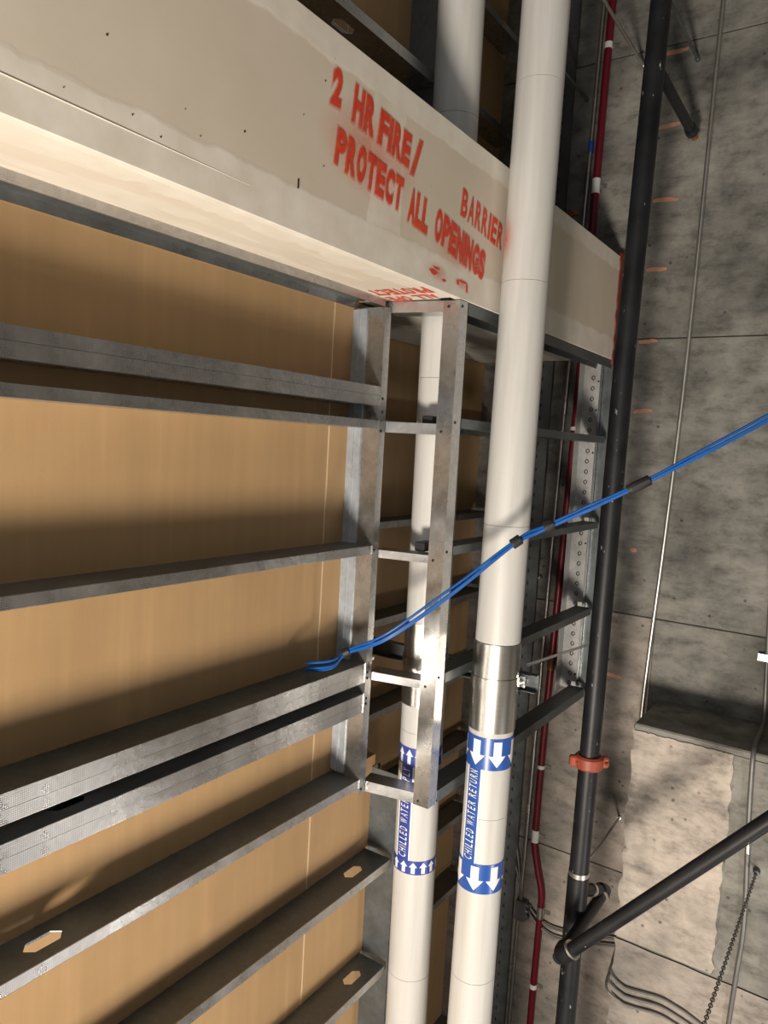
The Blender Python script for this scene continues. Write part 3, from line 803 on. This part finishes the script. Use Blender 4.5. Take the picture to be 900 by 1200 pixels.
c2 = conduit('conduit', [(4.73, .60, 3.68), (4.73, .56, 1.0), (4.73, .512, -.6), (4.73, .495, -1.05), (4.725, .478, -1.40), (4.60, .470, -1.455), (4.30, .462, -1.455), (4.195, .455, -1.50), (4.193, .447, -1.78), (4.193, .418, -2.37), (4.193, .428, -2.66), (4.193, .44, -2.95), (4.193, .46, -3.6)], .0125, 'grey_flex', 'bent grey conduit crossing the ledge of the concrete block', smooth_n=8)
part('strap', bx(4.715, XC - .001, .478, .54, -1.11, -1.07), 'zinc', c2)
part('coupling', tube([(4.193, .44, -1.93), (4.193, .436, -2.0)], .0165, 12), 'zinc', c2, smooth=True)
jb = thing('junction_box', (4.70, 1.83, -3.22), 'grey junction box on the thin silver conduit', 'box')
part('body', bx(4.685, XC - .001, 1.80, 1.875, -3.225, -3.085, bevel=.006), 'box_grey', jb)
for z in (-3.115, -3.155, -3.195): part('connector', tube([(4.72, 1.80, z), (4.72, 1.775, z)], .011, 10), 'zinc', jb, smooth=True)
G4 = 'grey flexible conduits low on the concrete'
FL = ['upper', 'middle', 'lower']
for k in range(2):
    d = -.045 * k
    conduit('flexible_conduit', [(4.72, 1.785, -3.115 + d), (4.715, 1.70, -3.175 + d), (4.715, 1.58, -3.19 + d * 1.3), (4.715, 1.35, -3.135 + d * 1.2), (4.715, 1.10, -3.06 + d)], .008, 'grey_flex', f'{("upper", "lower")[k]} thin grey flexible conduit leaving the junction box', 'conduit', 8, group=G4)
    conduit('flexible_conduit', [(4.72, 1.98 - .02 * k, -2.66 + .1 * k), (4.715, 1.93 - .03 * k, -2.80 + .04 * k), (4.715, 1.86, -2.98), (4.715, 1.845, -3.08)], .009, 'grey_flex', f'{("outer", "inner")[k]} short curved flexible conduit above the junction box', 'conduit', 8, group=G4)
for k in range(3):
    d = -.05 * k
    conduit('flexible_conduit', [(4.70, 1.085 + .004 * k, -2.78 + d), (4.40, 1.085 + .004 * k, -2.86 + d), (4.20, 1.07 + .01 * k, -2.95 + d), (4.192, 1.0, -3.00 + d), (4.192, .94, -3.0 + d), (4.192, .80, -2.975 + d), (4.192, .70, -2.985 + d), (4.192, .58, -3.02 + d), (4.192, .3, -3.15 + d)], .0075, 'grey_flex', f'{FL[k]} of three grey flexible conduits curving over the concrete block', 'conduit', 8, group=G4)

# chain hanging off the block
bm = bmesh.new(); cy, czz = .385, -2.086
n = 78; x = 4.19
for i in range(n):
    pts = []
    for k in range(9):
        a = 2 * math.pi * k / 8
        u, w = math.cos(a) * .0135, math.sin(a) * .007
        pts.append((x - .010 - i * .019 + u, cy + (w if i % 2 else 0), czz + (0 if i % 2 else w)))
    tube(pts, .0024, 5, bm, cap=False)
ch = thing('steel_chain', (4.19, cy, czz), 'thin steel chain hanging from the concrete block', 'chain')
part('links', bm, 'grey_flex', ch, smooth=True, kind='stuff')
part('anchor', tube([(4.21, cy, czz), (4.17, cy, czz)], .018, 10), 'box_grey', ch, smooth=True)

# threaded rods
def rod(a, b, r, label, mat='galv_shaded'):
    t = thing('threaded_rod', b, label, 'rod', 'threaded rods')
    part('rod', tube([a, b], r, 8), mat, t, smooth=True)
    part('anchor_nut', tube([Vector(b) + (Vector(a) - Vector(b)).normalized() * .02, b], r * 1.8, 6), mat, t)
rod((3.70, 1.482, 2.362), (XC, 1.482, 2.362), .0095, 'threaded rod crossing behind the black pipe near the top', 'emt')
rod((3.80, 1.172, 2.331), (XC, 1.172, 2.331), .0090, 'threaded rod right of the black pipe near the top')
rod((4.10, 1.827, 2.238), (XC, 1.827, 2.238), .0085, 'threaded rod just right of the thick white pipe')
rod((3.17, 1.305, -.97), (XC, 1.42, -1.16), .0075, 'bright threaded rod beside the aluminium sleeve', 'zinc')
rod((3.66, 1.13, -2.12), (XC, 1.24, -2.30), .007, 'threaded rod below the orange-red coupling', 'emt')
an = thing('wall_anchor', (4.74, 1.848, 1.552), 'small metal anchor above the bulkhead end', 'anchor')
part('stud', tube([(XC, 1.848, 1.552), (4.70, 1.848, 1.552)], .008, 8), 'zinc', an, smooth=True)
part('plate', bx(4.735, XC, 1.82, 1.90, 1.53, 1.56), 'rust', an)
an = thing('wall_anchor', (4.74, 1.96, -.83), 'small bright anchor left of the silver conduit', 'anchor')
part('stud', tube([(XC, 1.885, -.83), (4.695, 1.885, -.83)], .009, 8), 'zinc', an, smooth=True)

# ------------------------------------------------------------------ blue cables
path = [(2.28, 1.87, -.905), (2.36, 1.80, -.895), (2.44, 1.79, -.86), (2.458, 1.60, -.757), (2.60, 1.38, -.545), (2.727, 1.20, -.352), (2.80, 1.10, -.284), (2.925, .80, -.100), (3.00, .6, .035), (3.08, .40, .176), (3.16, .15, .36), (3.24, -.2, .62), (3.45, -1.2, 1.35), (3.75, -2.70, 2.3)]
pp = smooth_path(path, 8)
LBL = ('upper blue data cable strung across the picture', 'lower blue data cable strung across the picture', 'middle blue data cable strung across the picture')
offs = [(0, 0, .016), (0, 0, -.016), (-.006, -.006, -.004)]
def tight(i):                                # strands pinch together at the wraps
    t = i / (len(pp) - 1)
    e = min(abs(t - c) for c in (.17, .385, .46, .54))
    return .42 + .58 * min(1, e / .10)
for k in range(3):
    bm = tube([Vector(p) + Vector(offs[k]) * tight(i) * (1.0 if i / len(pp) < .5 else .75) for i, p in enumerate(pp)], .0056, 10)
    solo('data_cable', bm, 'blue', path[0], LBL[k], 'cable', 'blue data cables', smooth=True)
def wrap(i, half, label, rad=.021):
    c = pp[i]; d = (pp[i + 1] - pp[i - 1]).normalized()
    t = thing('cable_wrap', c, label, 'cable tie', 'black wraps on the blue cables')
    part('band', tube([c - d * half, c - d * (half - .003), c + d * (half - .003), c + d * half], rad, 14, radii=[rad * .9, rad, rad, rad * .9]), 'black_rubber', t, smooth=True)
    u, w = frame_of(d)
    o = c - Vector((fwd.x, fwd.y, fwd.z)) * (rad + .001)
    part('tab', slab([o - d * half * .8 - w * .006, o + d * half * .8 - w * .006, o + d * half * .8 + w * .006, o - d * half * .8 + w * .006], Vector(fwd) * -.0015), 'black_rubber', t)
def near(px_pt):
    return min(range(1, len(pp) - 1), key=lambda i: (pp[i] - Vector(px_pt)).length)
wrap(near((2.43, 1.79, -.86)), .016, 'black wrap at the left end of the blue cables', .018)
wrap(near((2.727, 1.20, -.352)), .021, 'black wrap in front of the right white pipe')
wrap(near((2.80, 1.10, -.284)), .020, 'black wrap just right of the white pipe')
wrap(near((2.925, .80, -.100)), .045, 'long black wrap in front of the concrete')
